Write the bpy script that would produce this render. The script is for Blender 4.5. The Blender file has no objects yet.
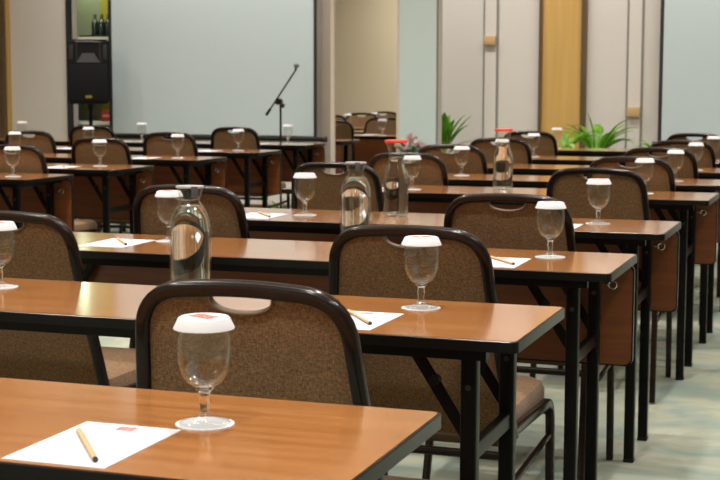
import bpy, bmesh, math, random
from mathutils import Vector, Matrix
random.seed(7)
PI = math.pi
SC = bpy.context.scene
COL = SC.collection

# ------------------------------------------------------------------ camera
cam_d = bpy.data.cameras.new('camera')
cam = bpy.data.objects.new('camera', cam_d)
COL.objects.link(cam)
YAW, PITCH, ROLL = 0.3335, 0.1071, 0.0022
CAM_Z = 1.1965
fw = Vector((-math.sin(YAW) * math.cos(PITCH), math.cos(YAW) * math.cos(PITCH), -math.sin(PITCH)))
rt = Vector((math.cos(YAW), math.sin(YAW), 0))
up = rt.cross(fw)
rt2 = rt * math.cos(ROLL) + up * math.sin(ROLL)
up2 = -rt * math.sin(ROLL) + up * math.cos(ROLL)
M = Matrix((rt2, up2, -fw)).transposed().to_4x4()
M.translation = Vector((0, 0, CAM_Z))
cam.matrix_world = M
cam_d.sensor_width = 36
cam_d.lens = 1452.3 / 720 * 36
cam_d.dof.use_dof = True
cam_d.dof.focus_distance = 2.75
cam_d.dof.aperture_fstop = 15.0
SC.camera = cam

# ------------------------------------------------------------------ world, exposure
wd = bpy.data.worlds.new('world')
SC.world = wd
wd.use_nodes = True
wd.node_tree.nodes['Background'].inputs[0].default_value = (1.0, 0.95, 0.88, 1)
wd.node_tree.nodes['Background'].inputs[1].default_value = 0.05
SC.view_settings.view_transform = 'Standard'
SC.view_settings.look = 'None'
SC.view_settings.exposure = 0.0
SC.view_settings.gamma = 1
SC.view_settings.use_curve_mapping = False

# ------------------------------------------------------------------ ceiling downlights and added unseen fill lights
CEIL = 3.7
def area(x, y, z, sx, sy, w, col=(1, .93, .84), rot=(0, 0, 0), spread=PI):
    d = bpy.data.lights.new('ceiling_and_fill_light', 'AREA')
    d.shape = 'RECTANGLE'; d.size = sx; d.size_y = sy; d.energy = w; d.color = col; d.spread = spread
    o = bpy.data.objects.new('ceiling_and_fill_light', d); COL.objects.link(o)
    o.location = (x, y, z); o.rotation_euler = rot
    return o
DOWN_W = 31
downlights = [(x, y) for x in (-7.2, -5.2, -3.1, -1.0, 1.1) for y in (0.4, 2.6, 4.8, 7.0, 9.2)]
for x, y in downlights:
    area(x, y, CEIL - .03, .16, .16, DOWN_W, (1, .96, .91), spread=math.radians(115))
# soft unseen fill lights added below the ceiling, over the whole room
for y in (-0.5, 3.6, 7.6):
    area(-2.8, y, CEIL - .04, 7.5, .5, 42, (1, .97, .935), spread=math.radians(125))
# unseen wide light added to brighten the screen wall
area(-2.9, 11.1, CEIL - .05, 8.5, .25, 108, (1, .975, .94), (.30, 0, 0), math.radians(110))
area(-3.6, -1.2, CEIL - .05, 8.5, .25, 135, (1, .94, .86), (-.45, 0, 0), math.radians(110))  # added unseen light, lifts the rear wall reflected in the mirror

# unseen warm spots added to brighten the far chair backs
for x in (-6.2, -3.3, -.4):
    d = bpy.data.lights.new('added_warm_spot', 'SPOT'); d.energy = 170; d.color = (1, .80, .58); d.spot_size = math.radians(62); d.spot_blend = .9; d.shadow_soft_size = .10
    o = bpy.data.objects.new('added_warm_spot', d); COL.objects.link(o); o.location = (x, 3.4, CEIL - .08)
    o.rotation_euler = (Vector((x, 9.0, .6)) - o.location).to_track_quat('-Z', 'Y').to_euler()

# ------------------------------------------------------------------ materials
def mat(name, col, rough=.5, metal=0, spec=.5, coat=0, coat_r=.1):
    m = bpy.data.materials.new(name); m.use_nodes = True
    b = m.node_tree.nodes['Principled BSDF']
    b.inputs['Base Color'].default_value = (*col, 1)
    b.inputs['Roughness'].default_value = rough
    b.inputs['Metallic'].default_value = metal
    b.inputs['Specular IOR Level'].default_value = spec
    b.inputs['Coat Weight'].default_value = coat
    b.inputs['Coat Roughness'].default_value = coat_r
    return m
def nt(m): return m.node_tree.nodes, m.node_tree.links, m.node_tree.nodes['Principled BSDF']
def ramp(nodes, stops):
    r = nodes.new('ShaderNodeValToRGB')
    e = r.color_ramp.elements
    while len(e) < len(stops): e.new(.5)
    for k, (p, c) in enumerate(stops): e[k].position = p; e[k].color = (*c, 1)
    return r
def coords(nodes, links, scale, rnd=True, out='Object'):
    tc = nodes.new('ShaderNodeTexCoord'); mp = nodes.new('ShaderNodeMapping')
    mp.inputs['Scale'].default_value = scale
    links.new(tc.outputs[out], mp.inputs['Vector'])
    if rnd:
        oi = nodes.new('ShaderNodeObjectInfo'); mu = nodes.new('ShaderNodeMath'); mu.operation = 'MULTIPLY'
        mu.inputs[1].default_value = 37.0
        links.new(oi.outputs['Random'], mu.inputs[0]); links.new(mu.outputs[0], mp.inputs['Location'])
    return mp
def wood(name, c1, c2, c3, rough, scale=(2.2, 42, 42), coat=0, cr=.1):
    m = mat(name, c1, rough, coat=coat, coat_r=cr); n, l, b = nt(m)
    mp = coords(n, l, scale)
    no = n.new('ShaderNodeTexNoise'); no.inputs['Scale'].default_value = 1; no.inputs['Detail'].default_value = 6; no.inputs['Distortion'].default_value = .6
    l.new(mp.outputs[0], no.inputs['Vector'])
    r = ramp(n, [(.25, c2), (.5, c1), (.75, c3)])
    l.new(no.outputs['Fac'], r.inputs[0]); l.new(r.outputs[0], b.inputs['Base Color'])
    return m
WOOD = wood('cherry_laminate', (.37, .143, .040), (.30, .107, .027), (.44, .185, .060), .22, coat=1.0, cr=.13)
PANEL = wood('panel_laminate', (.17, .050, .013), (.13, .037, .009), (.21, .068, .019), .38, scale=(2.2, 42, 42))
GOLDWOOD = wood('gold_wood', (.50, .30, .085), (.44, .26, .07), (.56, .35, .105), .5, scale=(14, 14, .8))
DARKWOOD = wood('dark_wood', (.10, .055, .025), (.07, .04, .018), (.13, .07, .035), .4, scale=(14, 14, .8))
TANWOOD = wood('tan_wood', (.47, .30, .14), (.42, .26, .12), (.52, .35, .17), .5, scale=(3, 20, 20))
BLACKEDGE = mat('black_edge', (.004, .0036, .0033), .28, spec=.2)
BLACKMETAL = mat('black_metal', (.0025, .0022, .002), .36, spec=.14)
FRAME = mat('brown_frame', (.010, .0055, .004), .20, spec=.24)
CHROME = mat('steel', (.55, .54, .52), .25, metal=1)
DARKSTEEL = mat('dark_steel', (.05, .048, .045), .35, metal=.8)
BLACKPLASTIC = mat('black_plastic', (.005, .005, .0055), .5, spec=.2)
GRILLE = mat('speaker_grille', (.006, .006, .007), .7, spec=.2)
BADGE = mat('gold_badge', (.35, .24, .06), .4, metal=.6)
GREYCLIP = mat('grey_clip', (.06, .065, .075), .45)
GREYRIM = mat('clear_grey_rim', (.35, .35, .36), .3)
REDLID = mat('red_lid', (.75, .045, .022), .4)
PAPER = mat('paper', (.50, .51, .545), .8, spec=.2)
CAPPAPER = mat('cap_paper', (.58, .58, .59), .8, spec=.2)
REDINK = mat('red_ink', (.72, .13, .10), .7)
PENCIL = mat('pencil_wood', (.52, .34, .17), .5)
LEAD = mat('pencil_lead', (.05, .04, .04), .5)
BEIGETRIM = mat('beige_trim', (.15, .098, .058), .5)
WALL = mat('wall_paint', (.60, .55, .49), .85)
WALLB = mat('wall_panel_paint', (.56, .52, .475), .8)
GROOVE = mat('groove', (.22, .21, .19), .8)
REARWALL = mat('rear_wall_paint', (.68, .58, .44), .85)
CEILM = mat('ceiling_paint', (.72, .69, .64), .9)
PALE = mat('pale_panel', (.49, .60, .60), .55)
SCREEN = mat('screen_fabric', (.455, .525, .53), .8)
BLACKBORDER = mat('screen_border', (.012, .013, .015), .6)
TAUPE = mat('taupe_trim', (.30, .25, .21), .6)
LIGHTTRIM = mat('light_trim', (.55, .49, .42), .5)
MIRROR = mat('mirror_silver', (.90, .90, .88), .015, metal=1)
NICHEWALL = mat('niche_wall', (.36, .36, .25), .7)
YELLOWP = mat('yellow_panel', (.45, .36, .04), .6)
SHELFM = mat('shelf_pale', (.62, .64, .50), .3)
BOTTLEGREEN = mat('green_bottle', (.012, .035, .028), .12, coat=.5)
BOTTLECAP = mat('bottle_foil', (.14, .11, .03), .35)
REDBOX = mat('red_box', (.30, .02, .018), .5)
POTM = mat('pot_ceramic', (.28, .26, .23), .5)
SOIL = mat('soil', (.03, .02, .012), .9)
STALK = mat('stalk', (.30, .36, .09), .6)
PETAL = mat('petal_white', (.78, .72, .70), .6)
PETALP = mat('petal_pink', (.62, .36, .38), .6)
LEAFD = mat('leaf_dark', (.028, .10, .025), .45)
def leafmat(name, c1, c2, c3):
    m = mat(name, c1, .4); n, l, b = nt(m)
    mp = coords(n, l, (30, 30, 5))
    no = n.new('ShaderNodeTexNoise'); no.inputs['Scale'].default_value = 1.0
    l.new(mp.outputs[0], no.inputs['Vector'])
    r = ramp(n, [(.3, c2), (.5, c1), (.7, c3)]); l.new(no.outputs['Fac'], r.inputs[0]); l.new(r.outputs[0], b.inputs['Base Color'])
    return m
LEAF = leafmat('leaf_green', (.17, .40, .02), (.08, .25, .012), (.32, .56, .06))
LEAFV = leafmat('leaf_variegated', (.36, .56, .18), (.16, .36, .06), (.62, .74, .40))

def fabric():
    m = mat('brown_fabric', (.16, .095, .05), .9, spec=.2); n, l, b = nt(m)
    b.inputs['Sheen Weight'].default_value = .15
    mp = coords(n, l, (1150, 1150, 300)); mp2 = coords(n, l, (320, 320, 1150))
    a = n.new('ShaderNodeTexNoise'); a.inputs['Scale'].default_value = .42; a.inputs['Detail'].default_value = 3
    c = n.new('ShaderNodeTexNoise'); c.inputs['Scale'].default_value = .42; c.inputs['Detail'].default_value = 3
    l.new(mp.outputs[0], a.inputs['Vector']); l.new(mp2.outputs[0], c.inputs['Vector'])
    ad = n.new('ShaderNodeMath'); ad.operation = 'ADD'; l.new(a.outputs['Fac'], ad.inputs[0]); l.new(c.outputs['Fac'], ad.inputs[1])
    hf = n.new('ShaderNodeMath'); hf.operation = 'MULTIPLY'; hf.inputs[1].default_value = .5; l.new(ad.outputs[0], hf.inputs[0])
    r = ramp(n, [(.32, (.068, .033, .0125)), (.5, (.150, .081, .035)), (.68, (.255, .148, .070))])
    l.new(hf.outputs[0], r.inputs[0]); l.new(r.outputs[0], b.inputs['Base Color'])
    bp = n.new('ShaderNodeBump'); bp.inputs['Strength'].default_value = .25; bp.inputs['Distance'].default_value = .001
    l.new(hf.outputs[0], bp.inputs['Height']); l.new(bp.outputs[0], b.inputs['Normal'])
    return m
FABRIC = fabric()
def floor_mat():
    m = mat('mottled_carpet', (.4, .4, .33), .6, spec=.3); n, l, b = nt(m)
    mp = coords(n, l, (1.5, 2.4, 1), False)
    a = n.new('ShaderNodeTexNoise'); a.inputs['Scale'].default_value = 1.7; a.inputs['Detail'].default_value = 7; a.inputs['Roughness'].default_value = .62; a.inputs['Distortion'].default_value = 1.1
    l.new(mp.outputs[0], a.inputs['Vector'])
    r = ramp(n, [(.28, (.125, .165, .145)), (.44, (.19, .225, .185)), (.56, (.245, .25, .18)), (.74, (.31, .325, .28))])
    l.new(a.outputs['Fac'], r.inputs[0]); l.new(r.outputs[0], b.inputs['Base Color'])
    return m
FLOOR = floor_mat()
def glass_thin(name, tint=(.95, .96, .95), ior=1.38):
    m = bpy.data.materials.new(name); m.use_nodes = True
    n, l = m.node_tree.nodes, m.node_tree.links; n.clear()
    o = n.new('ShaderNodeOutputMaterial'); mx = n.new('ShaderNodeMixShader'); t = n.new('ShaderNodeBsdfTransparent'); g = n.new('ShaderNodeBsdfGlossy'); f = n.new('ShaderNodeFresnel')
    t.inputs[0].default_value = (*tint, 1); g.inputs[0].default_value = (1, 1, 1, 1); g.inputs['Roughness'].default_value = .01; f.inputs[0].default_value = 1.5
    ge = n.new('ShaderNodeNewGeometry'); mr = n.new('ShaderNodeMapRange'); mr.inputs['To Min'].default_value = ior; mr.inputs['To Max'].default_value = 1 / ior
    l.new(ge.outputs['Backfacing'], mr.inputs['Value']); l.new(mr.outputs[0], f.inputs[0])
    l.new(f.outputs[0], mx.inputs[0]); l.new(t.outputs[0], mx.inputs[1]); l.new(g.outputs[0], mx.inputs[2]); l.new(mx.outputs[0], o.inputs[0])
    return m
GLASS = glass_thin('clear_glass'); GLASS2 = glass_thin('foot_glass', (.86, .87, .86), 1.5)
def refr(name, ior, col=(1, 1, 1)):
    m = mat(name, col, 0.0); b = m.node_tree.nodes['Principled BSDF']
    b.inputs['Transmission Weight'].default_value = 1; b.inputs['IOR'].default_value = ior
    return m
SOLIDGLASS = refr('solid_glass', 1.45)
WATER = refr('water', 1.33, (.97, .985, .98))

# ------------------------------------------------------------------ mesh helpers
def build(name, bm, m, parent=None, smooth=False, loc=None):
    bmesh.ops.recalc_face_normals(bm, faces=bm.faces)
    me = bpy.data.meshes.new(name); bm.to_mesh(me); bm.free()
    me.materials.append(m)
    if smooth:
        for p in me.polygons: p.use_smooth = True
        try: me.set_sharp_from_angle(angle=math.radians(40))
        except Exception: pass
    o = bpy.data.objects.new(name, me); COL.objects.link(o)
    if parent: o.parent = parent
    if loc: o.location = loc
    return o
def box_bm(x0, x1, y0, y1, z0, z1, bev=0, seg=2):
    bm = bmesh.new()
    bmesh.ops.create_cube(bm, size=1)
    bmesh.ops.scale(bm, vec=(x1 - x0, y1 - y0, z1 - z0), verts=bm.verts)
    bmesh.ops.translate(bm, vec=((x0 + x1) / 2, (y0 + y1) / 2, (z0 + z1) / 2), verts=bm.verts)
    if bev: bmesh.ops.bevel(bm, geom=bm.edges[:], offset=bev, segments=seg, profile=.6, affect='EDGES')
    return bm
def box(name, m, x0, x1, y0, y1, z0, z1, parent=None, bev=0, seg=2):
    return build(name, box_bm(x0, x1, y0, y1, z0, z1, bev, seg), m, parent, smooth=bev > 0)
def lathe_bm(prof, seg=32, bm=None, closed=False):
    bm = bm or bmesh.new(); rings = []
    for r, z in prof:
        if r < 1e-6: rings.append([bm.verts.new((0, 0, z))])
        else: rings.append([bm.verts.new((r * math.cos(2 * PI * k / seg), r * math.sin(2 * PI * k / seg), z)) for k in range(seg)])
    prs = list(zip(rings[:-1], rings[1:]))
    if closed: prs.append((rings[-1], rings[0]))
    for a, b in prs:
        for k in range(seg):
            j = (k + 1) % seg
            if len(a) == 1 and len(b) == 1: continue
            if len(a) == 1: bm.faces.new((a[0], b[k], b[j]))
            elif len(b) == 1: bm.faces.new((a[k], a[j], b[0]))
            else: bm.faces.new((a[k], a[j], b[j], b[k]))
    return bm
def lathe(name, m, prof, parent=None, seg=32, loc=None, closed=False):
    return build(name, lathe_bm(prof, seg, closed=closed), m, parent, True, loc)
def sweep_bm(path, prof, ref, closed=False, bm=None):
    """prof: (a,b) section; a along ref (constant), b along tangent x ref"""
    bm = bm or bmesh.new(); P = [Vector(p) for p in path]; ref = Vector(ref).normalized(); rings = []
    n = len(P)
    for i in range(n):
        a = P[i - 1] if (i > 0 or closed) else P[i]; b = P[(i + 1) % n] if (i < n - 1 or closed) else P[i]
        t = (b - a).normalized()
        s = t.cross(ref)
        if s.length < 1e-4: s = t.orthogonal()
        s.normalize(); r = s.cross(t).normalized()
        k = 1.0
        if 0 < i < n - 1 or closed:
            d1 = (P[i] - P[i - 1]).normalized(); d2 = (P[(i + 1) % n] - P[i]).normalized()
            k = 1 / max(.6, math.sqrt(max(.05, (1 + d1.dot(d2)) / 2)))
        rings.append([bm.verts.new(P[i] + r * u + s * v * k) for u, v in prof])
    m_ = len(prof)
    for i in range(n if closed else n - 1):
        A, B = rings[i], rings[(i + 1) % n]
        for k in range(m_):
            j = (k + 1) % m_; bm.faces.new((A[k], A[j], B[j], B[k]))
    if not closed:
        bm.faces.new(rings[0]); bm.faces.new(rings[-1][::-1])
    return bm
def rrect(w, h, r=.004, seg=3):
    out = []
    for cx, cy, a0 in ((w / 2 - r, h / 2 - r, 0), (-w / 2 + r, h / 2 - r, PI / 2), (-w / 2 + r, -h / 2 + r, PI), (w / 2 - r, -h / 2 + r, 1.5 * PI)):
        for k in range(seg + 1):
            a = a0 + PI / 2 * k / seg; out.append((cx + r * math.cos(a), cy + r * math.sin(a)))
    return out
def circ(r, n=10): return [(r * math.cos(2 * PI * k / n), r * math.sin(2 * PI * k / n)) for k in range(n)]
def tube(name, m, path, r, parent=None, ref=(0, 1, 0), n=10):
    return build(name, sweep_bm(path, circ(r, n), ref), m, parent, True)
def bar(name, m, path, w, h, ref, parent=None, r=.004):
    return build(name, sweep_bm(path, rrect(w, h, r), ref), m, parent, True)
def prism_bm(outline, z0, z1, bm=None):
    bm = bm or bmesh.new()
    b = [bm.verts.new((x, y, z0)) for x, y in outline]; t = [bm.verts.new((x, y, z1)) for x, y in outline]
    bm.faces.new(b[::-1]); bm.faces.new(t)
    for k in range(len(b)):
        j = (k + 1) % len(b); bm.faces.new((b[k], b[j], t[j], t[k]))
    return bm
def roundrect(x0, x1, y0, y1, r, seg=5):
    return [(x + (x0 + x1) / 2, y + (y0 + y1) / 2) for x, y in rrect(x1 - x0, y1 - y0, r, seg)]
def fillet(pts, radii, seg=6):
    """3D polyline with rounded corners"""
    P = [Vector(p) for p in pts]; out = [P[0]]
    for i in range(1, len(P) - 1):
        r = radii[i - 1]; a = (P[i - 1] - P[i]); b = (P[i + 1] - P[i]); d = min(r, a.length * .49, b.length * .49)
        A = P[i] + a.normalized() * d; B = P[i] + b.normalized() * d
        for k in range(seg + 1):
            t = k / seg; out.append(A * (1 - t) ** 2 + P[i] * 2 * t * (1 - t) + B * t * t)
    out.append(P[-1]); return out
def thing(name, loc=(0, 0, 0), rz=0):
    o = bpy.data.objects.new(name, None); COL.objects.link(o); o.location = loc; o.rotation_euler = (0, 0, rz)
    o.empty_display_size = .05
    return o
def tag(o, label, cat, group=None):
    o['label'] = label; o['category'] = cat
    if group: o['group'] = group
    return o
def struct(o): o['kind'] = 'structure'; return o
CH = {}
def kids(o):
    return [c for c in bpy.data.objects if c.parent == o]
def dup(root, loc, rz=0):
    if root.name not in CH:
        CH[root.name] = [(c, kids(c)) for c in kids(root)]
    r = root.copy(); COL.objects.link(r); r.scale = (1, 1, 1) if root.name.startswith('banquet') else root.scale; r.location = loc; r.rotation_euler = (0, 0, rz)
    for c, gs in CH[root.name]:
        d = c.copy(); COL.objects.link(d); d.parent = r
        for g in gs:
            e = g.copy(); COL.objects.link(e); e.parent = d
    return r
USED = set()
def place(root, loc, rz, label, cat, group):
    if root.name in USED: o = dup(root, loc, rz)
    else:
        USED.add(root.name); CH[root.name] = [(c, kids(c)) for c in kids(root)]
        o = root; o.location = loc; o.rotation_euler = (0, 0, rz)
    return tag(o, label, cat, group)

# ------------------------------------------------------------------ room shell
W = 12.2; XL, XR, YB = -9.6, 3.6, -2.6
struct(box('floor', FLOOR, XL - .1, XR + .1, YB - .1, W + 1.0, -.1, 0))
struct(box('ceiling', CEILM, XL - .1, XR + .1, YB - .1, W + 1.0, CEIL, CEIL + .1))
struct(box('wall_left', WALL, XL - .1, XL, YB, W, 0, CEIL))
struct(box('wall_right', WALLB, XR, XR + .1, YB, W, 0, CEIL))
struct(box('trim_rear_soffit', DARKWOOD, XL, XR, YB, YB + .25, 3.15, CEIL))
struct(box('wall_rear', REARWALL, XL - .1, XR + .1, YB - .1, YB, 0, CEIL))
# screen wall in sections, with the niche opening left free
NX0, NX1 = -7.117, -6.700
struct(box('wall_front', WALL, XL - .1, NX0, W, W + .1, 0, CEIL))
struct(box('wall_front', WALL, NX1, -4.4, W, W + .1, 0, CEIL))
struct(box('wall_front', WALLB, -4.4, XR + .1, W, W + .1, 0, CEIL))
# niche
struct(box('wall_niche_back', NICHEWALL, NX0 - .9, NX1 + .3, W + .75, W + .8, 0, CEIL))
struct(box('wall_niche_left', NICHEWALL, NX0 - .95, NX0 - .9, W + .1, W + .8, 0, CEIL))
struct(box('wall_niche_right', NICHEWALL, NX1 + .3, NX1 + .35, W + .1, W + .8, 0, CEIL))
struct(box('trim_niche_left', BLACKBORDER, NX0 - .045, NX0 + .004, W - .03, W + .005, 0, CEIL))
struct(box('trim_niche_right', BLACKBORDER, NX1, NX1 + .03, W - .05, W + .12, 0, CEIL))
d = bpy.data.lights.new('niche_lamp', 'POINT'); d.energy = 4; d.color = (.78, 1, .68); d.shadow_soft_size = .04
o = bpy.data.objects.new('niche_lamp', d); COL.objects.link(o); o.location = (-7.33, W + .5, 2.25)
struct(box('trim_niche_yellow', YELLOWP, -7.215, -6.9, W + .735, W + .75, 0, CEIL))
# dark wood column with gold edge at the far left
struct(box('trim_column', DARKWOOD, -8.30, -7.80, W - .10, W, 0, CEIL))
struct(box('trim_column_edge', GOLDWOOD, -7.80, -7.785, W - .06, W, 0, CEIL))
# taupe and light strips between screen and mirror
struct(box('trim_screen_side', TAUPE, -4.585, -4.40, W - .03, W, 0, CEIL))
PY = 10.73
struct(box('wall_pier', WALLB, -3.952, -3.092, PY, PY + .12, 0, CEIL))
struct(box('trim_pier_edge', LIGHTTRIM, -3.955, -3.925, PY - .025, PY, 0, CEIL))
struct(box('wall_mirror', MIRROR, -3.925, -3.415, PY - .010, PY, 0, CEIL))
struct(box('trim_mirror_side', LIGHTTRIM, -3.415, -3.392, PY - .022, PY, 0, CEIL))
struct(box('wall_pier_panel', PALE, -3.392, -3.100, PY - .020, PY, 0, CEIL))
struct(box('trim_pier_corner', GROOVE, -3.100, -3.090, PY - .012, PY + .004, 0, CEIL))
# grooved double strips with wooden blocks
for x0, x1, zb in ((-3.10, -2.99, (1.53, 1.605)), (-1.875, -1.76, (.93, 1.01))):
    struct(box('trim_groove', GROOVE, x0 - .012, x0 + .006, W - .008, W, 0, CEIL))
    struct(box('trim_groove', GROOVE, x1 - .006, x1 + .012, W - .008, W, 0, CEIL))
    struct(box('trim_strip', WALLB, x0 + .006, x1 - .006, W - .018, W, 0, CEIL))
    struct(box('trim_block', TANWOOD, x0 + .004, x1 - .004, W - .05, W - .018, *zb, bev=.004))
# gold panel with brown edges
struct(box('trim_gold_panel', GOLDWOOD, -2.592, -2.262, W - .03, W, 0, CEIL))
struct(box('trim_gold_edge', DARKWOOD, -2.620, -2.592, W - .05, W, 0, CEIL))
struct(box('trim_gold_edge', DARKWOOD, -2.262, -2.218, W - .05, W, 0, CEIL))
# skirting
struct(box('baseboard_front', DARKWOOD, -7.785, NX0 - .045, W - .015, W, 0, .10))
struct(box('baseboard_front', DARKWOOD, -6.67, -4.585, W - .015, W, 0, .10))

# ------------------------------------------------------------------ projection screens
def screen(x0, x1, label):
    y0 = W - .10
    t = thing('projection_screen', ((x0 + x1) / 2, y0, 0))
    h = (x1 - x0) / 2
    box('screen_fabric', SCREEN, -h + .03, h - .03, -.002, .002, .735, 3.30, t)
    box('border', BLACKBORDER, -h, -h + .03, -.003, .003, .705, 3.30, t)
    box('border', BLACKBORDER, h - .03, h, -.003, .003, .705, 3.30, t)
    b = sweep_bm([(-h - .03, 0, .705), (h + .08, 0, .705)], circ(.020, 14), (0, 1, 0))
    w = build('weight_bar', b, BLACKPLASTIC, t, True)
    for s in (-h - .03, h + .08):
        build('end_cap', sweep_bm([(s - .012, 0, .705), (s + .012, 0, .705)], circ(.026, 14), (0, 1, 0)), BLACKBORDER, w, True)
    box('housing', BLACKPLASTIC, -h - .06, h + .06, -.05, .05, 3.30, 3.42, t, .01)
    tag(t, label, 'screen', 'pull-down projection screens')
screen(-6.665, -4.60, 'pull-down projection screen behind the microphone stand, beside the tall mirror strip')
screen(-1.605, .50, 'pull-down projection screen at the far right, beyond the gold wall panel and plants')

# ------------------------------------------------------------------ table
TZ = .74
LT = 1.83
def make_table(panel=True, L=LT, D=.444):
    """local: origin on floor below the back right corner; x to -L, y to -D"""
    t = thing('folding_table')
    e = .005
    build('tabletop', prism_bm(roundrect(-L + e, -e, -D + e, -e, .012), TZ - .019, TZ), WOOD, t)
    bm = bmesh.new(); rings = []
    for off, z in ((0, TZ - .0015), (0, TZ - .021), (e, TZ - .021), (e, TZ - .0005), (.0015, TZ - .0003)):
        rings.append([bm.verts.new((x, y, z)) for x, y in roundrect(-L + off, -off, -D + off, -off, .016 - off * .8)])
    for a in range(5):
        A, B = rings[a], rings[(a + 1) % 5]
        for k in range(len(A)):
            j = (k + 1) % len(A); bm.faces.new((A[k], A[j], B[j], B[k]))
    build('edge_band', bm, BLACKEDGE, t, True)
    box('apron', BLACKMETAL, -L + .06, -.06, -D + .012, -D + .035, TZ - .040, TZ - .021, t)
    box('apron', BLACKMETAL, -L + .06, -.06, -.045, -.027, TZ - .040, TZ - .021, t)
    # modesty panel hangs at the far side
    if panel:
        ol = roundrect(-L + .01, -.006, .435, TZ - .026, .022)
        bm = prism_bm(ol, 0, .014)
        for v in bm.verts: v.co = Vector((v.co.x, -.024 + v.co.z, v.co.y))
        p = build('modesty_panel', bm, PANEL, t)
        bm = bmesh.new(); rings = []
        for off, y in ((-.001, -.0245), (-.001, -.0095), (.003, -.0095), (.003, -.0245)):
            rings.append([bm.verts.new((x, y, z)) for x, z in roundrect(-L + .01 + off, -.006 - off, .435 + off, TZ - .026 - off, .022)])
        for a in range(4):
            A, B = rings[a], rings[(a + 1) % 4]
            for k in range(len(A)):
                j = (k + 1) % len(A); bm.faces.new((A[k], A[j], B[j], B[k]))
        build('panel_edge', bm, BLACKEDGE, p, True)
        for x in (-.062, -L + .062):
            cpts = [(x + .011 * math.cos(a), -.030, .657 + .011 * math.sin(a)) for a in [2 * PI * k / 16 for k in range(16)]]
            build('ring_latch', sweep_bm(cpts, circ(.0024, 6), (0, 1, 0), True), CHROME, p, True)
            build('ring_pin', sweep_bm([(x - .022, -.0285, .657), (x - .008, -.0285, .657)], circ(.004, 6), (0, 1, 0)), CHROME, p, True)
    for s, x in ((1, -.1040), (-1, -L + .1040)):
        for y in (-.374, -.0706):
            lg = bar('leg', BLACKMETAL, [(x, y, .006), (x, y, TZ - .030)], .031, .031, (0, 1, 0), t, .004)
            box('foot', BLACKPLASTIC, x - .0165, x + .0165, y - .0165, y + .0165, 0, .012, lg, .003)
            xi = x - s * .125
            br = bar('brace', BLACKMETAL, [(xi, y + .021, TZ - .025), (x - s * .004, y + .021, .528)], .006, .024, (0, 1, 0), t, .002)
            build('brace_knob', sweep_bm([(xi + s * .05, y + .014, .642), (xi + s * .05, y + .034, .642)], circ(.011, 10), (1, 0, 0)), BLACKPLASTIC, br, True)
            bolt = sweep_bm([(x, y - .018, .64), (x, y - .013, .64)], circ(.0055, 10), (1, 0, 0))
            build('bolt', bolt, DARKSTEEL, lg, True)
        bar('crossbar', BLACKMETAL, [(x, -.362, .512), (x, -.083, .512)], .032, .020, (0, 0, 1), t, .003)
        bar('leg_rail', BLACKMETAL, [(x, -.40, TZ - .034), (x, -.05, TZ - .034)], .026, .034, (0, 0, 1), t, .003)
    return t
TABLE = make_table(); TABLEO = make_table(False)
TABLEO.name = 'open_folding_table'
ORD = ['first', 'second', 'third', 'fourth', 'fifth', 'sixth', 'seventh', 'eighth', 'ninth']
R = [(-.5425, 1.9267), (-.5686, 2.9409), (-.5671, 3.9373), (-.5678, 4.9364), (-.5712, 6.3071), (-.572, 7.20), (-.572, 8.20), (-.572, 9.20), (-.66, 10.45)]
Lr = [(-3.746, 6.4303), (-3.738, 7.2889), (-3.758, 8.3171), (-3.80, 9.3256), (-3.929, 10.5334)]
LORD = ['first', 'second', 'third', 'fourth', 'fifth']
LSEC = [(3, -5.64), (4, -5.77)]
LM = [(-3.75, 4.40), (-3.75, 5.43)]
for k, (x, y) in enumerate(R):
    place(TABLEO if k < 2 else TABLE, (x, y, 0), 0, f'wood-topped folding table with black legs, {ORD[k]} from the camera in the right-hand file', 'table', 'folding tables with wooden tops')
for k, (x, y) in enumerate(Lr):
    place(TABLE, (x, y, 0), 0, f'wood-topped folding table, {LORD[k]} visible from the camera in the file across the aisle', 'table', 'folding tables with wooden tops')
for k, x in LSEC:
    place(TABLE, (x, Lr[k][1], 0), 0, f'folding table at the left frame edge, end to end with the {LORD[k]} across-aisle table', 'table', 'folding tables with wooden tops')

for k, (x, y) in enumerate(LM):
    place(TABLE, (x, y, 0), 0, f'folding table seen only in the tall mirror strip, {["farthest", "second farthest"][k]} in the reflection', 'table', 'folding tables with wooden tops')

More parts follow.
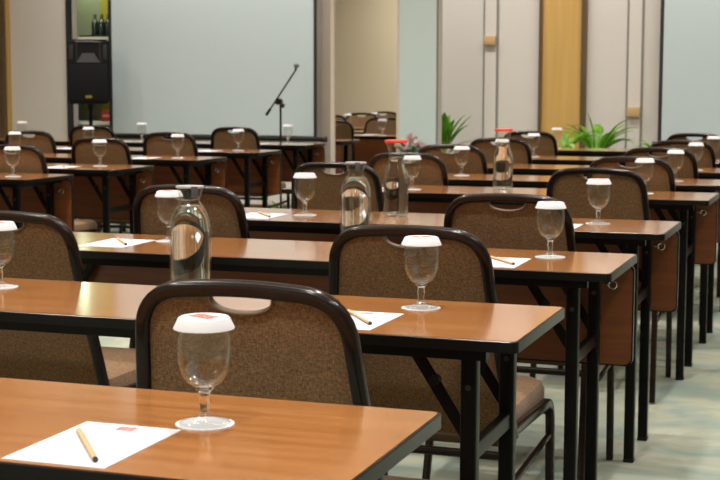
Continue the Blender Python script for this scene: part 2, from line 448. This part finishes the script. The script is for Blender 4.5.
# ------------------------------------------------------------------ chair
def make_chair():
    """local: origin on floor, y=0 at rear of seat, sitter faces +y"""
    t = thing('banquet_chair')
    LEAN = .21; ZB = .40; ZT = .868
    def pt(u, z): return Vector((u, -(z - .45) * LEAN, z))
    def hw(z): return .217 - (z - .45) * .114
    # arch
    RC = .085
    ctrl = [pt(-hw(ZB), ZB), pt(-hw(.60), .60), pt(-hw(.72), .72), pt(-hw(ZT) - .003, ZT - .004), pt(0, ZT + .007), pt(hw(ZT) + .003, ZT - .004), pt(hw(.72), .72), pt(hw(.60), .60), pt(hw(ZB), ZB)]
    path = fillet(ctrl, [.03, .03, RC, .07, RC, .03, .03], 9)
    nrm = Vector((0, 1, LEAN)).normalized()
    build('back_frame', sweep_bm(path, rrect(.026, .024, .008, 4), nrm), FRAME, t, True)
    # back pad: inside of the arch with a smile-shaped cut at the top
    def inset(path, d):
        out = []
        for i, p in enumerate(path):
            a = path[max(0, i - 1)]; b = path[min(len(path) - 1, i + 1)]
            s = (b - a).normalized().cross(nrm).normalized()
            out.append(p + s * d)
        return out
    inn = inset(path, .0115)
    if abs(inn[0].x) > abs(path[0].x): inn = inset(path, -.0115)
    cw, cd = .054, .025
    pl = [p for p in inn if p.x < -cw or p.z < .8]
    left = [p for p in inn[:len(inn) // 2] if p.x < -cw]; right = [p for p in inn[len(inn) // 2:] if p.x > cw]
    zt = left[-1].z
    notch = [pt(-cw * math.cos(PI * k / 16), zt - cd * math.sin(PI * k / 16) ** .8) for k in range(0, 17)]
    outline = left + notch + right
    bm = bmesh.new(); TH = .017
    fr = [bm.verts.new(p + nrm * (TH / 2)) for p in outline]; bk = [bm.verts.new(p - nrm * (TH / 2 - .008)) for p in outline]
    f1 = bm.faces.new(fr); f2 = bm.faces.new(bk[::-1])
    for k in range(len(fr)):
        j = (k + 1) % len(fr); bm.faces.new((fr[k], bk[k], bk[j], fr[j]))
    bmesh.ops.inset_region(bm, faces=[f1], thickness=.012, depth=.008)
    bmesh.ops.triangulate(bm, faces=[f for f in bm.faces if len(f.verts) > 4])
    bp = build('backrest', bm, FABRIC, t)
    build('cutout_trim', sweep_bm(notch, rrect(.014, .004, .0018, 2), nrm), BEIGETRIM, bp, True)
    # seat
    bm = bmesh.new()
    ol0 = roundrect(-.21, .21, .012, .435, .05, 6)
    lay = [(.93, .388), (1.0, .400), (1.0, .436), (.975, .452), (.90, .461), (.55, .466)]
    rings = []
    for s, z in lay: rings.append([bm.verts.new((x * s, .2235 + (y - .2235) * s, z)) for x, y in ol0])
    for A, B in zip(rings[:-1], rings[1:]):
        for k in range(len(A)):
            j = (k + 1) % len(A); bm.faces.new((A[k], A[j], B[j], B[k]))
    bm.faces.new(rings[0][::-1]); bm.faces.new(rings[-1])
    build('seat', bm, FABRIC, t, True)
    box('seat_base', DARKWOOD, -.195, .195, .025, .42, .372, .389, t)
    for s in (-1, 1):
        x = s * .222
        pts = fillet([(s * .232, -.11, .004), (x, -.012, .415), (x, .405, .405), (s * .224, .412, .004)], [.045, .055], 7)
        build('leg_frame', sweep_bm(pts, rrect(.022, .024, .006, 3), (1, 0, 0)), FRAME, t, True)
        tube('side_stretcher', FRAME, [(s * .225, -.037, .295), (s * .222, .408, .318)], .008, t, (1, 0, 0))
    tube('rear_crossbar', FRAME, [(-.223, -.022, .362), (.223, -.022, .362)], .010, t)
    tube('front_crossbar', FRAME, [(-.222, .398, .378), (.222, .398, .378)], .009, t)
    return t
CHAIR = make_chair()
CH_R = [(1, 'r', -.897, 2.118), (2, 'r', -.950, 3.155), (2, 'l', -1.985, 3.155), (3, 'r', -.962, 4.155), (3, 'l', -1.98, 4.155), (4, 'r', -.95, 5.55), (4, 'l', -2.0, 5.55),
        (5, 'r', -.96, 6.45), (5, 'l', -1.98, 6.45), (6, 'r', -.968, 7.44), (6, 'l', -2.035, 7.40), (7, 'r', -.975, 8.44), (7, 'l', -2.03, 8.44), (8, 'r', -1.04, 9.70), (8, 'l', -2.13, 9.70)]
for k, s, x, y in CH_R:
    place(CHAIR, (x, y, 0), random.uniform(-.015, .015), f'brown fabric chair with dark frame at the {"right" if s == "r" else "left"} end of the {ORD[k]} right-hand table', 'chair', 'brown banquet chairs')
    if k == 1: bpy.data.objects[CHAIR.name].scale = (.985, 1, 1.012)
CH_L = [(1, 'r', -4.12, 6.53), (2, 'r', -4.19, 7.56), (3, 'r', -4.25, 8.57), (3, 'l', -5.24, 8.49), (4, 'r', -4.32, 9.76), (4, 'l', -5.45, 9.69)]
for k, s, x, y in CH_L:
    place(CHAIR, (x, y, 0), random.uniform(-.015, .015), f'brown fabric chair at the {"right" if s == "r" else "left"} end of the {LORD[k]} across-aisle table', 'chair', 'brown banquet chairs')

for k, (x, y) in enumerate(((-4.2, 3.62), (-5.22, 3.62), (-4.2, 4.65), (-5.22, 4.65), (-4.16, 5.66), (-5.22, 5.66), (-5.18, 6.52), (-5.18, 7.53))):
    place(CHAIR, (x, y, 0), 0, f'brown fabric chair seen only in the tall mirror strip, {["rearmost row, aisle side", "rearmost row, wall side", "second rearmost row, aisle side", "second rearmost row, wall side", "third rearmost row, aisle side", "third rearmost row, wall side", "fourth rearmost row", "fifth rearmost row"][k]}', 'chair', 'brown banquet chairs')

# ------------------------------------------------------------------ goblet, coaster, paper, pencil, carafe
def make_goblet():
    """origin at the base of the foot"""
    t = thing('goblet')
    lathe('foot', GLASS2, [(0, .0), (.033, .0), (.0345, .0015), (.033, .0035), (.022, .0065), (.010, .010), (.0065, .016), (0, .017)], t)
    lathe('stem', SOLIDGLASS, [(0, .0171), (.0062, .0171), (.0068, .024), (.0082, .033), (.0066, .038), (.0085, .044), (.014, .0485), (0, .0495)], t)
    o = [(.0, .0498), (.013, .0500), (.023, .056), (.031, .067), (.0355, .082), (.0372, .098), (.0365, .115), (.0350, .1285)]
    i = [(.0338, .1285), (.0352, .115), (.0358, .098), (.0340, .083), (.0295, .069), (.021, .0585), (.010, .0535), (0, .053)]
    lathe('bowl', GLASS, o + i, t)
    # fluted paper cap
    bm = bmesh.new(); seg = 48; rings = []
    for r, z, fl in ((.0400, .1290, .0007), (.0408, .1300, .0007), (.0345, .1440, .0003), (.0325, .1455, 0), (0, .1455, 0)):
        if r == 0: rings.append([bm.verts.new((0, 0, z))]); continue
        rings.append([bm.verts.new(((r + fl * (1 if k % 2 else -1)) * math.cos(2 * PI * k / seg), (r + fl * (1 if k % 2 else -1)) * math.sin(2 * PI * k / seg), z)) for k in range(seg)])
    for A, B in zip(rings[:-1], rings[1:]):
        for k in range(seg):
            j = (k + 1) % seg
            bm.faces.new((A[k], A[j], B[0]) if len(B) == 1 else (A[k], A[j], B[j], B[k]))
    bm.faces.new(rings[0][::-1])
    c = build('paper_cap', bm, CAPPAPER, t, True)
    bm = prism_bm(roundrect(-.020, -.003, -.012, .012, .002, 2), .1454, .1461)
    prism_bm(roundrect(.000, .021, -.011, -.001, .001, 2), .1454, .1461, bm)
    prism_bm(roundrect(.000, .018, .002, .011, .001, 2), .1454, .1461, bm)
    build('printed_mark', bm, REDINK, c)
    return t
GOB = make_goblet()
def make_coaster():
    bm = bmesh.new(); n = 48
    ol = [(.0395 + .0010 * (1 if k % 2 else -1)) for k in range(n)]
    prism_bm([(r * math.cos(2 * PI * k / n), r * math.sin(2 * PI * k / n)) for k, r in enumerate(ol)], 0, .0012, bm)
    return build('paper_coaster', bm, CAPPAPER)
COAST = make_coaster()
GL = [('R', 0, 'r', -.8256, 1.7463), ('R', 1, 'r', -.8454, 2.823), ('R', 1, 'l', -1.8256, 2.795), ('R', 2, 'r', -.7775, 3.787), ('R', 2, 'l', -1.90, 3.79), ('R', 3, 'r', -.8196, 4.765), ('R', 3, 'l', -1.8378, 4.7165),
      ('R', 4, 'r', -.8678, 6.16), ('R', 4, 'l', -1.8502, 6.03), ('R', 5, 'r', -.8435, 7.012), ('R', 5, 'l', -1.9035, 7.0486), ('R', 6, 'r', -.85, 7.95), ('R', 6, 'l', -1.9377, 8.053), ('R', 7, 'r', -.86, 9.0), ('R', 7, 'l', -1.98, 9.08), ('R', 8, 'l', -2.085, 10.33),
      ('L', 0, 'r', -3.944, 6.175), ('L', 1, 'r', -4.0, 7.137), ('L', 2, 'r', -3.987, 8.081), ('L', 2, 'l', -5.14, 8.08), ('L', 3, 'r', -4.051, 9.144), ('L', 3, 'l', -5.21, 9.14), ('L', 4, 'r', -4.175, 10.36), ('L', 4, 'l', -5.424, 10.36), ('S', 4, 'r', -6.50, 10.33),
      ('M', 0, 'r', -4.0, 4.23), ('M', 0, 'l', -5.1, 4.23), ('M', 1, 'r', -4.0, 5.26), ('M', 1, 'l', -5.1, 5.26), ('M', 2, 'l', -5.1, 6.25), ('M', 3, 'l', -5.1, 7.12)]
def where(b, k, s):
    if b == 'M': return f'in the mirror strip, {["rearmost", "second rearmost", "third rearmost", "fourth rearmost"][k]} row, {"aisle" if s == "r" else "wall"} side'
    e = 'right' if s == 'r' else 'left'
    if b == 'R': return f'at the {e} end of the {ORD[k]} right-hand table'
    if b == 'L': return f'at the {e} end of the {LORD[k]} across-aisle table'
    return 'on the far table at the left frame edge'
for b, k, s, x, y in GL:
    c = COAST if 'paper_coaster' not in USED else COAST.copy()
    if c is not COAST: COL.objects.link(c)
    USED.add('paper_coaster')
    c.location = (x, y, TZ); tag(c, f'round white coaster under the goblet {where(b, k, s)}', 'coaster', 'white paper coasters')
    place(GOB, (x, y, TZ + .0012), random.uniform(-.5, .5), f'stemmed water goblet with white paper cap {where(b, k, s)}', 'glass', 'capped water goblets')

def make_paper():
    """origin at the middle of the near edge"""
    t = thing('note_sheet')
    bm = bmesh.new()
    prism_bm([(-.071, 0), (.071, 0), (.071, .207), (-.071, .207)], 0, .0008, bm)
    build('sheet', bm, PAPER, t)
    bm = bmesh.new()
    for x0, x1, y0, y1 in ((-.012, -.006, .177, .195), (-.005, .003, .187, .195), (-.005, .003, .177, .185), (.004, .013, .187, .195), (.004, .013, .177, .185)):
        prism_bm([(x0, y0), (x1, y0), (x1, y1), (x0, y1)], .0008, .0010, bm)
    build('printed_logo', bm, REDINK, t)
    return t
PAPERT = make_paper()
def make_pencil():
    """origin under the near end, lying along y"""
    t = thing('pencil')
    build('barrel', sweep_bm([(0, .004, .0036), (0, .158, .0036)], circ(.0036, 6), (0, 0, 1)), PENCIL, t)
    build('lead_end', sweep_bm([(0, 0, .0036), (0, .004, .0036)], circ(.0034, 8), (0, 0, 1)), LEAD, t)
    bm = lathe_bm([(.0034, 0), (.0008, .012), (0, .014)], 8)
    for v in bm.verts: v.co = Vector((v.co.x, .158 + v.co.z, v.co.y + .0036))
    build('tip', bm, PENCIL, t, True)
    return t
PENC = make_pencil()
PP = [('R', 0, 'r', -.911, 1.497), ('R', 1, 'r', -.928, 2.530), ('R', 2, 'r', -.885, 3.525), ('R', 2, 'l', -2.015, 3.59), ('R', 3, 'r', -.93, 4.51), ('R', 3, 'l', -1.975, 4.53), ('R', 4, 'l', -2.00, 5.88), ('R', 4, 'r', -1.0, 5.88), ('R', 6, 'l', -2.08, 7.78),
      ('L', 0, 'r', -4.11, 6.0), ('L', 1, 'r', -4.15, 6.87), ('L', 2, 'r', -4.18, 7.9), ('L', 3, 'r', -4.22, 8.9), ('L', 4, 'r', -4.36, 10.12), ('L', 3, 'l', -5.3, 8.9), ('L', 4, 'l', -5.55, 10.12)]
for b, k, s, x, y in PP:
    rz = random.uniform(-.02, .02)
    place(PAPERT, (x, y, TZ), rz, f'white note sheet with small red logo {where(b, k, s)}', 'paper', 'note sheets')
    if b == 'R' and k < 5 or b == 'L' and k < 3:
        ox, oy = (.048, .020) if k == 0 and b == 'R' else (.055 + random.uniform(-.006, .006), .052)
        place(PENC, (x + ox, y + oy, TZ + .0009), .635 + random.uniform(-.03, .03), f'plain wooden pencil on the note sheet {where(b, k, s)}', 'pencil', 'plain pencils')

def make_carafe(red):
    t = thing('water_carafe')
    if red:
        out = [(.0435, .004), (.0445, .010), (.0445, .112), (.0435, .130), (.0395, .152), (.0310, .176), (.0268, .196), (.0268, .222), (.031, .240), (.0375, .254)]
        wl = .205
    else:
        out = [(.0395, .004), (.0405, .010), (.0410, .090), (.0412, .155), (.0405, .172), (.0378, .190), (.0330, .206), (.0262, .220), (.0198, .231), (.0193, .236), (.0225, .248), (.0258, .262)]
        wl = .222
    inn = [(r - .0022, z) for r, z in out[1:]][::-1]
    lathe('bottle_glass', GLASS, [(0, 0), (.038, 0)] + out + inn + [(.036, .009), (0, .009)], t, 40)
    def rad(z):
        for (r0, z0), (r1, z1) in zip(out[:-1], out[1:]):
            if z0 <= z <= z1: return r0 + (r1 - r0) * (z - z0) / (z1 - z0)
        return out[0][0]
    zs = [.012] + [z for r, z in out if .012 < z < wl] + [wl]
    lathe('water', WATER, [(0, .0105)] + [(rad(z) - .0034, z) for z in zs] + [(0, wl)], t, 40)
    # thick glass base with bubbles
    lathe('glass_base', SOLIDGLASS, [(0, .001), (.0405, .001), (.0415, .005), (.0395, .0085), (0, .0085)], t, 40) if False else None
    if red:
        lathe('lid', REDLID, [(0, .2545), (.0390, .2545), (.0400, .257), (.0400, .262), (.0385, .264), (0, .264)], t, 40)
    else:
        lathe('lid', GREYRIM, [(0, .2625), (.0268, .2625), (.0278, .264), (.0272, .267), (0, .2675)], t, 40)
        c = box('clip', GREYCLIP, .008, .0215, -.0305, -.0270, .245, .268, t, .0015)
    return t
CARC = make_carafe(False); CARR = make_carafe(True)
CARC.scale = (1.07, 1.07, .915)
place(CARC, (-1.325, 2.74, TZ), .25, 'clear lidded water carafe on the second right-hand table, the largest in view', 'carafe', 'water carafes')
place(CARC, (-1.310, 3.745, TZ), .0, 'clear lidded water carafe on the third right-hand table, rising behind a chair back', 'carafe', 'water carafes')
place(CARR, (-1.5277, 4.79, TZ), .0, 'red-lidded water carafe standing on the fourth right-hand table', 'carafe', 'water carafes')
place(CARR, (-1.479, 6.17, TZ), .0, 'red-lidded water carafe standing on the fifth right-hand table', 'carafe', 'water carafes')

# ------------------------------------------------------------------ speaker on stand
SX, SY = -6.665, 11.74
t = thing('loudspeaker', (SX, SY, 1.01), .42); t.scale = (.93, .93, 1); tag(t, 'black plastic loudspeaker with horn and gold badge, raised in the dark-framed niche', 'loudspeaker')
bm = bmesh.new()
hf, hb = .205, .13
v = [bm.verts.new(c) for c in ((-hf, -.16, 0), (hf, -.16, 0), (hb, .16, .01), (-hb, .16, .01), (-hf, -.16, .58), (hf, -.16, .58), (hb, .16, .54), (-hb, .16, .54))]
for f in ((0, 3, 2, 1), (4, 5, 6, 7), (0, 1, 5, 4), (1, 2, 6, 5), (2, 3, 7, 6), (3, 0, 4, 7)): bm.faces.new([v[k] for k in f])
bmesh.ops.bevel(bm, geom=bm.edges[:], offset=.018, segments=3, affect='EDGES')
build('cabinet', bm, BLACKPLASTIC, t, True)
gr = box('grille', GRILLE, -.185, .185, -.172, -.158, .03, .355, t, .006)
box('badge', BADGE, -.030, .030, -.176, -.172, .055, .078, gr)
# horn: flared recess
bm = bmesh.new()
o4 = [(-.115, -.168, .375), (.115, -.168, .375), (.115, -.168, .555), (-.115, -.168, .555)]
i4 = [(-.035, -.120, .45), (.035, -.120, .45), (.035, -.120, .52), (-.035, -.120, .52)]
b4 = [(-.125, -.158, .365), (.125, -.158, .365), (.125, -.158, .565), (-.125, -.158, .565)]
O = [bm.verts.new(p) for p in o4]; I = [bm.verts.new(p) for p in i4]; B = [bm.verts.new(p) for p in b4]
for k in range(4):
    j = (k + 1) % 4; bm.faces.new((O[k], O[j], I[j], I[k])); bm.faces.new((B[k], B[j], O[j], O[k]))
bm.faces.new(I)
hn = build('horn', bm, mat('horn_grey', (.016, .015, .018), .5), t)
# lower flared lip of the horn
bm = bmesh.new()
A = [bm.verts.new(p) for p in ((-.112, -.170, .372), (.112, -.170, .372), (.055, -.166, .455), (-.055, -.166, .455))]
Bq = [bm.verts.new(p.co + Vector((0, .006, 0))) for p in A]
bm.faces.new(A); bm.faces.new(Bq[::-1])
for k in range(4): bm.faces.new((A[k], Bq[k], Bq[(k + 1) % 4], A[(k + 1) % 4]))
build('horn_lip', bm, mat('horn_lip_grey', (.05, .05, .055), .5), hn)
for s in (-1, 1):
    box('bass_port', BLACKBORDER, s * .162 - .020, s * .162 + .020, -.166, -.159, .40, .53, t, .004)
t = thing('speaker_stand', (SX, SY, 0)); tag(t, 'black tripod stand holding up the loudspeaker in the niche', 'stand')
tube('pole', BLACKMETAL, [(0, 0, .12), (0, 0, 1.008)], .017, t)
cl = tube('collar', BLACKPLASTIC, [(0, 0, .62), (0, 0, .68)], .028, t)
tube('knob', BLACKPLASTIC, [(.02, 0, .65), (.06, 0, .65)], .012, cl, (0, 0, 1))
tube('mount_cup', BLACKPLASTIC, [(0, 0, .96), (0, 0, 1.007)], .024, t)
for k in range(3):
    a = PI / 2 + 2 * PI * k / 3
    lg = tube('leg', BLACKMETAL, [(.02 * math.cos(a), .02 * math.sin(a), .55), (.36 * math.cos(a), .36 * math.sin(a), .012)], .010, t, (0, 0, 1))
    tube('brace', BLACKMETAL, [(.015 * math.cos(a), .015 * math.sin(a), .16), (.20 * math.cos(a), .20 * math.sin(a), .27)], .006, t, (0, 0, 1))

# ------------------------------------------------------------------ niche shelf, bottles, red box
t = thing('bar_shelf', (-7.25, W + .42, 0)); tag(t, 'pale bar shelf in the dark-framed niche, level with the loudspeaker top', 'shelf')
box('shelf_board', SHELFM, -.46, .46, -.28, .29, 1.60, 1.635, t, .004)
box('shelf_riser', BLACKBORDER, 0, .46, -.05, .26, 1.635, 1.66, t)
for s in (-.35, .35): box('bracket', DARKWOOD, s - .015, s + .015, -.1, .33, 1.52, 1.60, t)
t = thing('low_counter', (-7.25, W + .42, 0)); tag(t, 'low dark counter inside the niche, under the red box', 'counter')
box('counter_body', DARKWOOD, -.46, .46, -.24, .30, 0, .80, t)
box('counter_top', SHELFM, -.47, .50, -.27, .31, .80, .83, t, .004)
def make_bottle():
    t = thing('green_bottle')
    lathe('bottle_body', BOTTLEGREEN, [(0, 0), (.034, 0), (.036, .004), (.036, .11), (.030, .135), (.015, .155), (.0125, .19), (0, .19)], t, 20)
    lathe('foil', BOTTLECAP, [(.0128, .165), (.0142, .165), (.0142, .205), (0, .207)], t, 20)
    return t
BT = make_bottle()
for k, (x, y) in enumerate(((-7.145, W + .5), (-7.072, W + .5), (-7.0, W + .5))):
    place(BT, (x, y, 1.66), 0, ['dark green bottle on the bar shelf, leftmost of the three in the niche', 'dark green bottle on the bar shelf, middle one of the three in the niche', 'dark green bottle on the bar shelf, against the niche frame on the right'][k], 'bottle', 'bottles on the bar shelf')
t = thing('red_box', (-6.92, W + .34, .83)); tag(t, 'small red box with pale label low in the dark-framed niche', 'box')
box('box_body', REDBOX, -.05, .07, -.06, .06, 0, .105, t, .003)
box('box_label', mat('label_pink', (.55, .22, .2), .6), -.035, .055, -.063, -.060, .045, .065, t)

# ------------------------------------------------------------------ microphone stand
t = thing('microphone_stand', (-4.365, 10.72, 0)); tag(t, 'black boom microphone stand tilted up in front of the projection screen', 'microphone stand')
tube('pole', BLACKMETAL, [(-.018, 0, .05), (-.018, 0, 1.045)], .0085, t)
J = Vector((-.03, -.014, 1.055))
tail = Vector((-.135, -.014, .948)); head = Vector((.115, -.014, 1.300))
tube('boom', BLACKMETAL, [tail, head], .0065, t)
tube('counterweight', BLACKPLASTIC, [tail, tail + (head - tail).normalized() * .06], .011, t)
jt = tube('joint', BLACKPLASTIC, [(-.028, -.035, 1.055), (-.028, .015, 1.055)], .026, t, (1, 0, 0), 14)
tube('joint_knob', BLACKPLASTIC, [(-.002, -.030, 1.03), (.022, -.030, 1.02)], .018, jt, (0, 1, 0), 12)
tube('clip_neck', BLACKPLASTIC, [head, head + Vector((.006, 0, .026))], .009, t)
bm = bmesh.new(); bmesh.ops.create_uvsphere(bm, u_segments=14, v_segments=10, radius=.021)
bmesh.ops.scale(bm, vec=(1.1, 1, .85), verts=bm.verts)
bmesh.ops.translate(bm, vec=head + Vector((.008, 0, .036)), verts=bm.verts)
build('microphone_clip', bm, mat('clip_grey', (.10, .10, .10), .4), t, True)
for k in range(3):
    a = PI / 2 + 2 * PI * k / 3
    lg = tube('leg', BLACKMETAL, [(-.018 + .01 * math.cos(a), .01 * math.sin(a), .10), (-.018 + .26 * math.cos(a), .26 * math.sin(a), .010)], .007, t, (0, 0, 1))

# ------------------------------------------------------------------ plants
def blade(base, az, length, width, rise, droop, tw=0, n=12):
    """a strap leaf: starts upward and arches over; V-folded, with thickness"""
    bm = bmesh.new(); rows = []
    p = Vector(base); ang = rise
    d = Vector((math.cos(az), math.sin(az), 0)); side = Vector((-math.sin(az), math.cos(az), 0)) * math.cos(tw) + Vector((0, 0, math.sin(tw)))
    st = length / n
    for k in range(n + 1):
        s = k / n
        w = width * (min(1, .45 + 2.2 * s) if s < .3 else 1) * max(.02, (1 - max(0, (s - .55) / .45) ** 2)) / 2
        t_ = d * math.cos(ang) + Vector((0, 0, math.sin(ang))); nn = (-d * math.sin(ang) + Vector((0, 0, math.cos(ang))))
        c = p.copy()
        rows.append([bm.verts.new(c + side * w + nn * w * .35), bm.verts.new(c), bm.verts.new(c - side * w + nn * w * .35)])
        p = p + t_ * st; ang -= droop / n * (.4 + 1.2 * s)
    for A, B in zip(rows[:-1], rows[1:]):
        bm.faces.new((A[0], A[1], B[1], B[0])); bm.faces.new((A[1], A[2], B[2], B[1]))
    r = bmesh.ops.solidify(bm, geom=bm.faces[:], thickness=.0012)
    return bm
def plant(name, x, y, z0, leaves, label, m, stalk=None, pot_r=.13):
    t = thing(name, (x, y, 0)); tag(t, label, 'plant', 'plants along the screen wall')
    pot = lathe('pot', POTM, [(0, 0), (pot_r * .72, 0), (pot_r * .8, .02), (pot_r, z0 - .02), (pot_r * 1.06, z0 - .015), (pot_r * 1.06, z0 + .01), (pot_r * .94, z0 + .01), (pot_r * .9, z0 - .03), (0, z0 - .03)], t, 24)
    lathe('soil', SOIL, [(pot_r * .89, z0 - .029), (pot_r * .5, z0 - .02), (0, z0 - .015)], pot, 20)
    if stalk: tube('stalk', STALK, [(0, 0, z0 - .03), (.005, 0, z0 + stalk)], .022, t, (0, 1, 0), 12)
    for b, az, ln, w, ri, dr in leaves:
        build('leaf', blade((b[0], b[1], z0 + b[2]), az, ln, w, ri, dr), m if not isinstance(m, list) else random.choice(m), t, True)
    return t
E_ = 0.0; Wd = PI
plant('spiky_potted_plant', -3.20, 11.3, .55, [
    ((-.02, 0, .16), PI * .9, .30, .075, 1.45, .5), ((.0, -.01, .16), -1.2, .27, .085, 1.50, .35), ((.02, 0, .15), .0, .33, .050, .95, .25), ((-.03, 0, .15), PI, .30, .07, 1.30, .6),
    ((.03, -.01, .15), -.7, .24, .06, 1.35, .6), ((.0, .02, .15), 1.5, .28, .06, 1.3, .5), ((.03, .01, .17), .3, .28, .075, 1.2, .5), ((.05, -.02, .15), -.1, .25, .06, 1.0, .6), ((-.02, -.02, .13), -2.1, .22, .065, 1.25, .8), ((.04, -.01, .10), .1, .26, .035, .75, 1.3), ((.03, 0, .08), -.3, .30, .040, .60, 1.2), ((.05, .0, .06), .25, .28, .04, .8, 1.8)],
    'upright green plant with broad blades and pale stalk half behind the pale blue pier', LEAF, .18)
rnd = random.Random(11)
lv = []
for k in range(22):
    az = rnd.uniform(0, 2 * PI)
    lv.append(((.04 * math.cos(az), .04 * math.sin(az), 0), az, rnd.uniform(.30, .42), rnd.uniform(.045, .062), rnd.uniform(.75, 1.35), rnd.uniform(.9, 2.2)))
lv += [((-.02, -.03, 0), PI * .97, .37, .05, 1.52, .45), ((.03, -.03, 0), .02, .36, .05, 1.0, 1.15), ((.03, -.03, 0), -.2, .33, .05, .75, 1.0)]
plant('bird_nest_fern', -2.04, 11.75, .63, lv, 'bushy bright green fern in front of the gold panel and grooved wall', LEAF, None, .15)
lv = []
for k in range(9):
    az = rnd.uniform(0, 2 * PI)
    lv.append(((.03 * math.cos(az), .03 * math.sin(az), 0), az, rnd.uniform(.28, .38), rnd.uniform(.04, .055), rnd.uniform(.8, 1.3), rnd.uniform(1.4, 2.6)))
plant('spider_plant', -2.20, 11.15, .64, lv, 'pale-striped arching plant in front of the gold wall panel', [LEAFV, LEAF], None, .12)
lv = []
for k in range(12):
    az = rnd.uniform(0, 2 * PI)
    lv.append(((.03 * math.cos(az), .03 * math.sin(az), 0), az, rnd.uniform(.2, .3), rnd.uniform(.03, .045), rnd.uniform(.7, 1.3), rnd.uniform(1.2, 2.2)))
plant('small_potted_fern', -1.50, 11.5, .58, lv, 'small green fern just below the right-hand projection screen', LEAF, None, .11)
lv = []
for k in range(9):
    az = rnd.uniform(0, 2 * PI)
    lv.append(((.02 * math.cos(az), .02 * math.sin(az), 0), az, rnd.uniform(.2, .27), rnd.uniform(.02, .03), rnd.uniform(.6, 1.2), rnd.uniform(1.2, 2.2)))
plant('thin_leaved_plant', -3.0, 11.9, .58, lv, 'thin wispy green plant below the grooved wall strip', LEAFV, None, .09)

def flowers(x, y, z0, n, rad, label, petals, seed, vase_r=.08, lift=.0):
    rr = random.Random(seed)
    t = thing('flower_arrangement', (x, y, 0)); tag(t, label, 'flowers', 'flower arrangements')
    lathe('vase', POTM, [(0, 0), (vase_r * .8, 0), (vase_r, z0 * .5), (vase_r * .7, z0 - .01), (vase_r * .8, z0), (vase_r * .6, z0), (vase_r * .5, z0 - .03), (0, z0 - .03)], t, 20)
    for k in range(n):
        a = rr.uniform(0, 2 * PI); q = rad * math.sqrt(rr.random()); h = z0 + .04 + lift + rr.uniform(0, rad * .9) * (1 - .5 * q / rad)
        px, py = q * math.cos(a), q * math.sin(a)
        st = tube('flower_stem', LEAFD, [(px * .15, py * .15, z0 - .025), (px * .7, py * .7, z0 + (h - z0) * .5), (px, py, h - .004)], .0025, t, (0, 1, 0.3), 6)
        bm = bmesh.new(); c0 = Vector((px, py, h)); fr = rr.uniform(.020, .032)
        ctr = bm.verts.new(c0 + Vector((0, 0, -.006)))
        for j in range(5):
            b0 = 2 * PI * j / 5 + rr.random(); u = Vector((math.cos(b0), math.sin(b0) * .6 - .3, .45 + .5 * math.sin(b0))).normalized(); vv = u.cross(Vector((0, -1, .5))).normalized()
            q1 = bm.verts.new(c0 + u * fr * .55 + vv * fr * .45); q2 = bm.verts.new(c0 + u * fr + Vector((0, 0, .003))); q3 = bm.verts.new(c0 + u * fr * .55 - vv * fr * .45)
            bm.faces.new((ctr, q1, q2, q3))
        bmesh.ops.solidify(bm, geom=bm.faces[:], thickness=.0015)
        build('flower_head', bm, rr.choice(petals), t, True)
    for k in range(max(6, n // 2)):
        a = rr.uniform(0, 2 * PI)
        build('leaf', blade((.01 * math.cos(a), .01 * math.sin(a), z0 - .02), a, rr.uniform(.6, 1.25) * rad + .06, .03, rr.uniform(.7, 1.3), rr.uniform(.3, 1.4)), rr.choice([LEAFD, LEAF]), t, True)
flowers(-3.27, 10.58, .66, 26, .12, 'pale pink and white flower arrangement in front of the pale blue pier', [PETAL, PETAL, PETALP], 3)
flowers(-4.50, 11.0, .13, 12, .12, 'low white flower arrangement on the floor beyond the across-aisle tables', [PETAL], 5, .09)
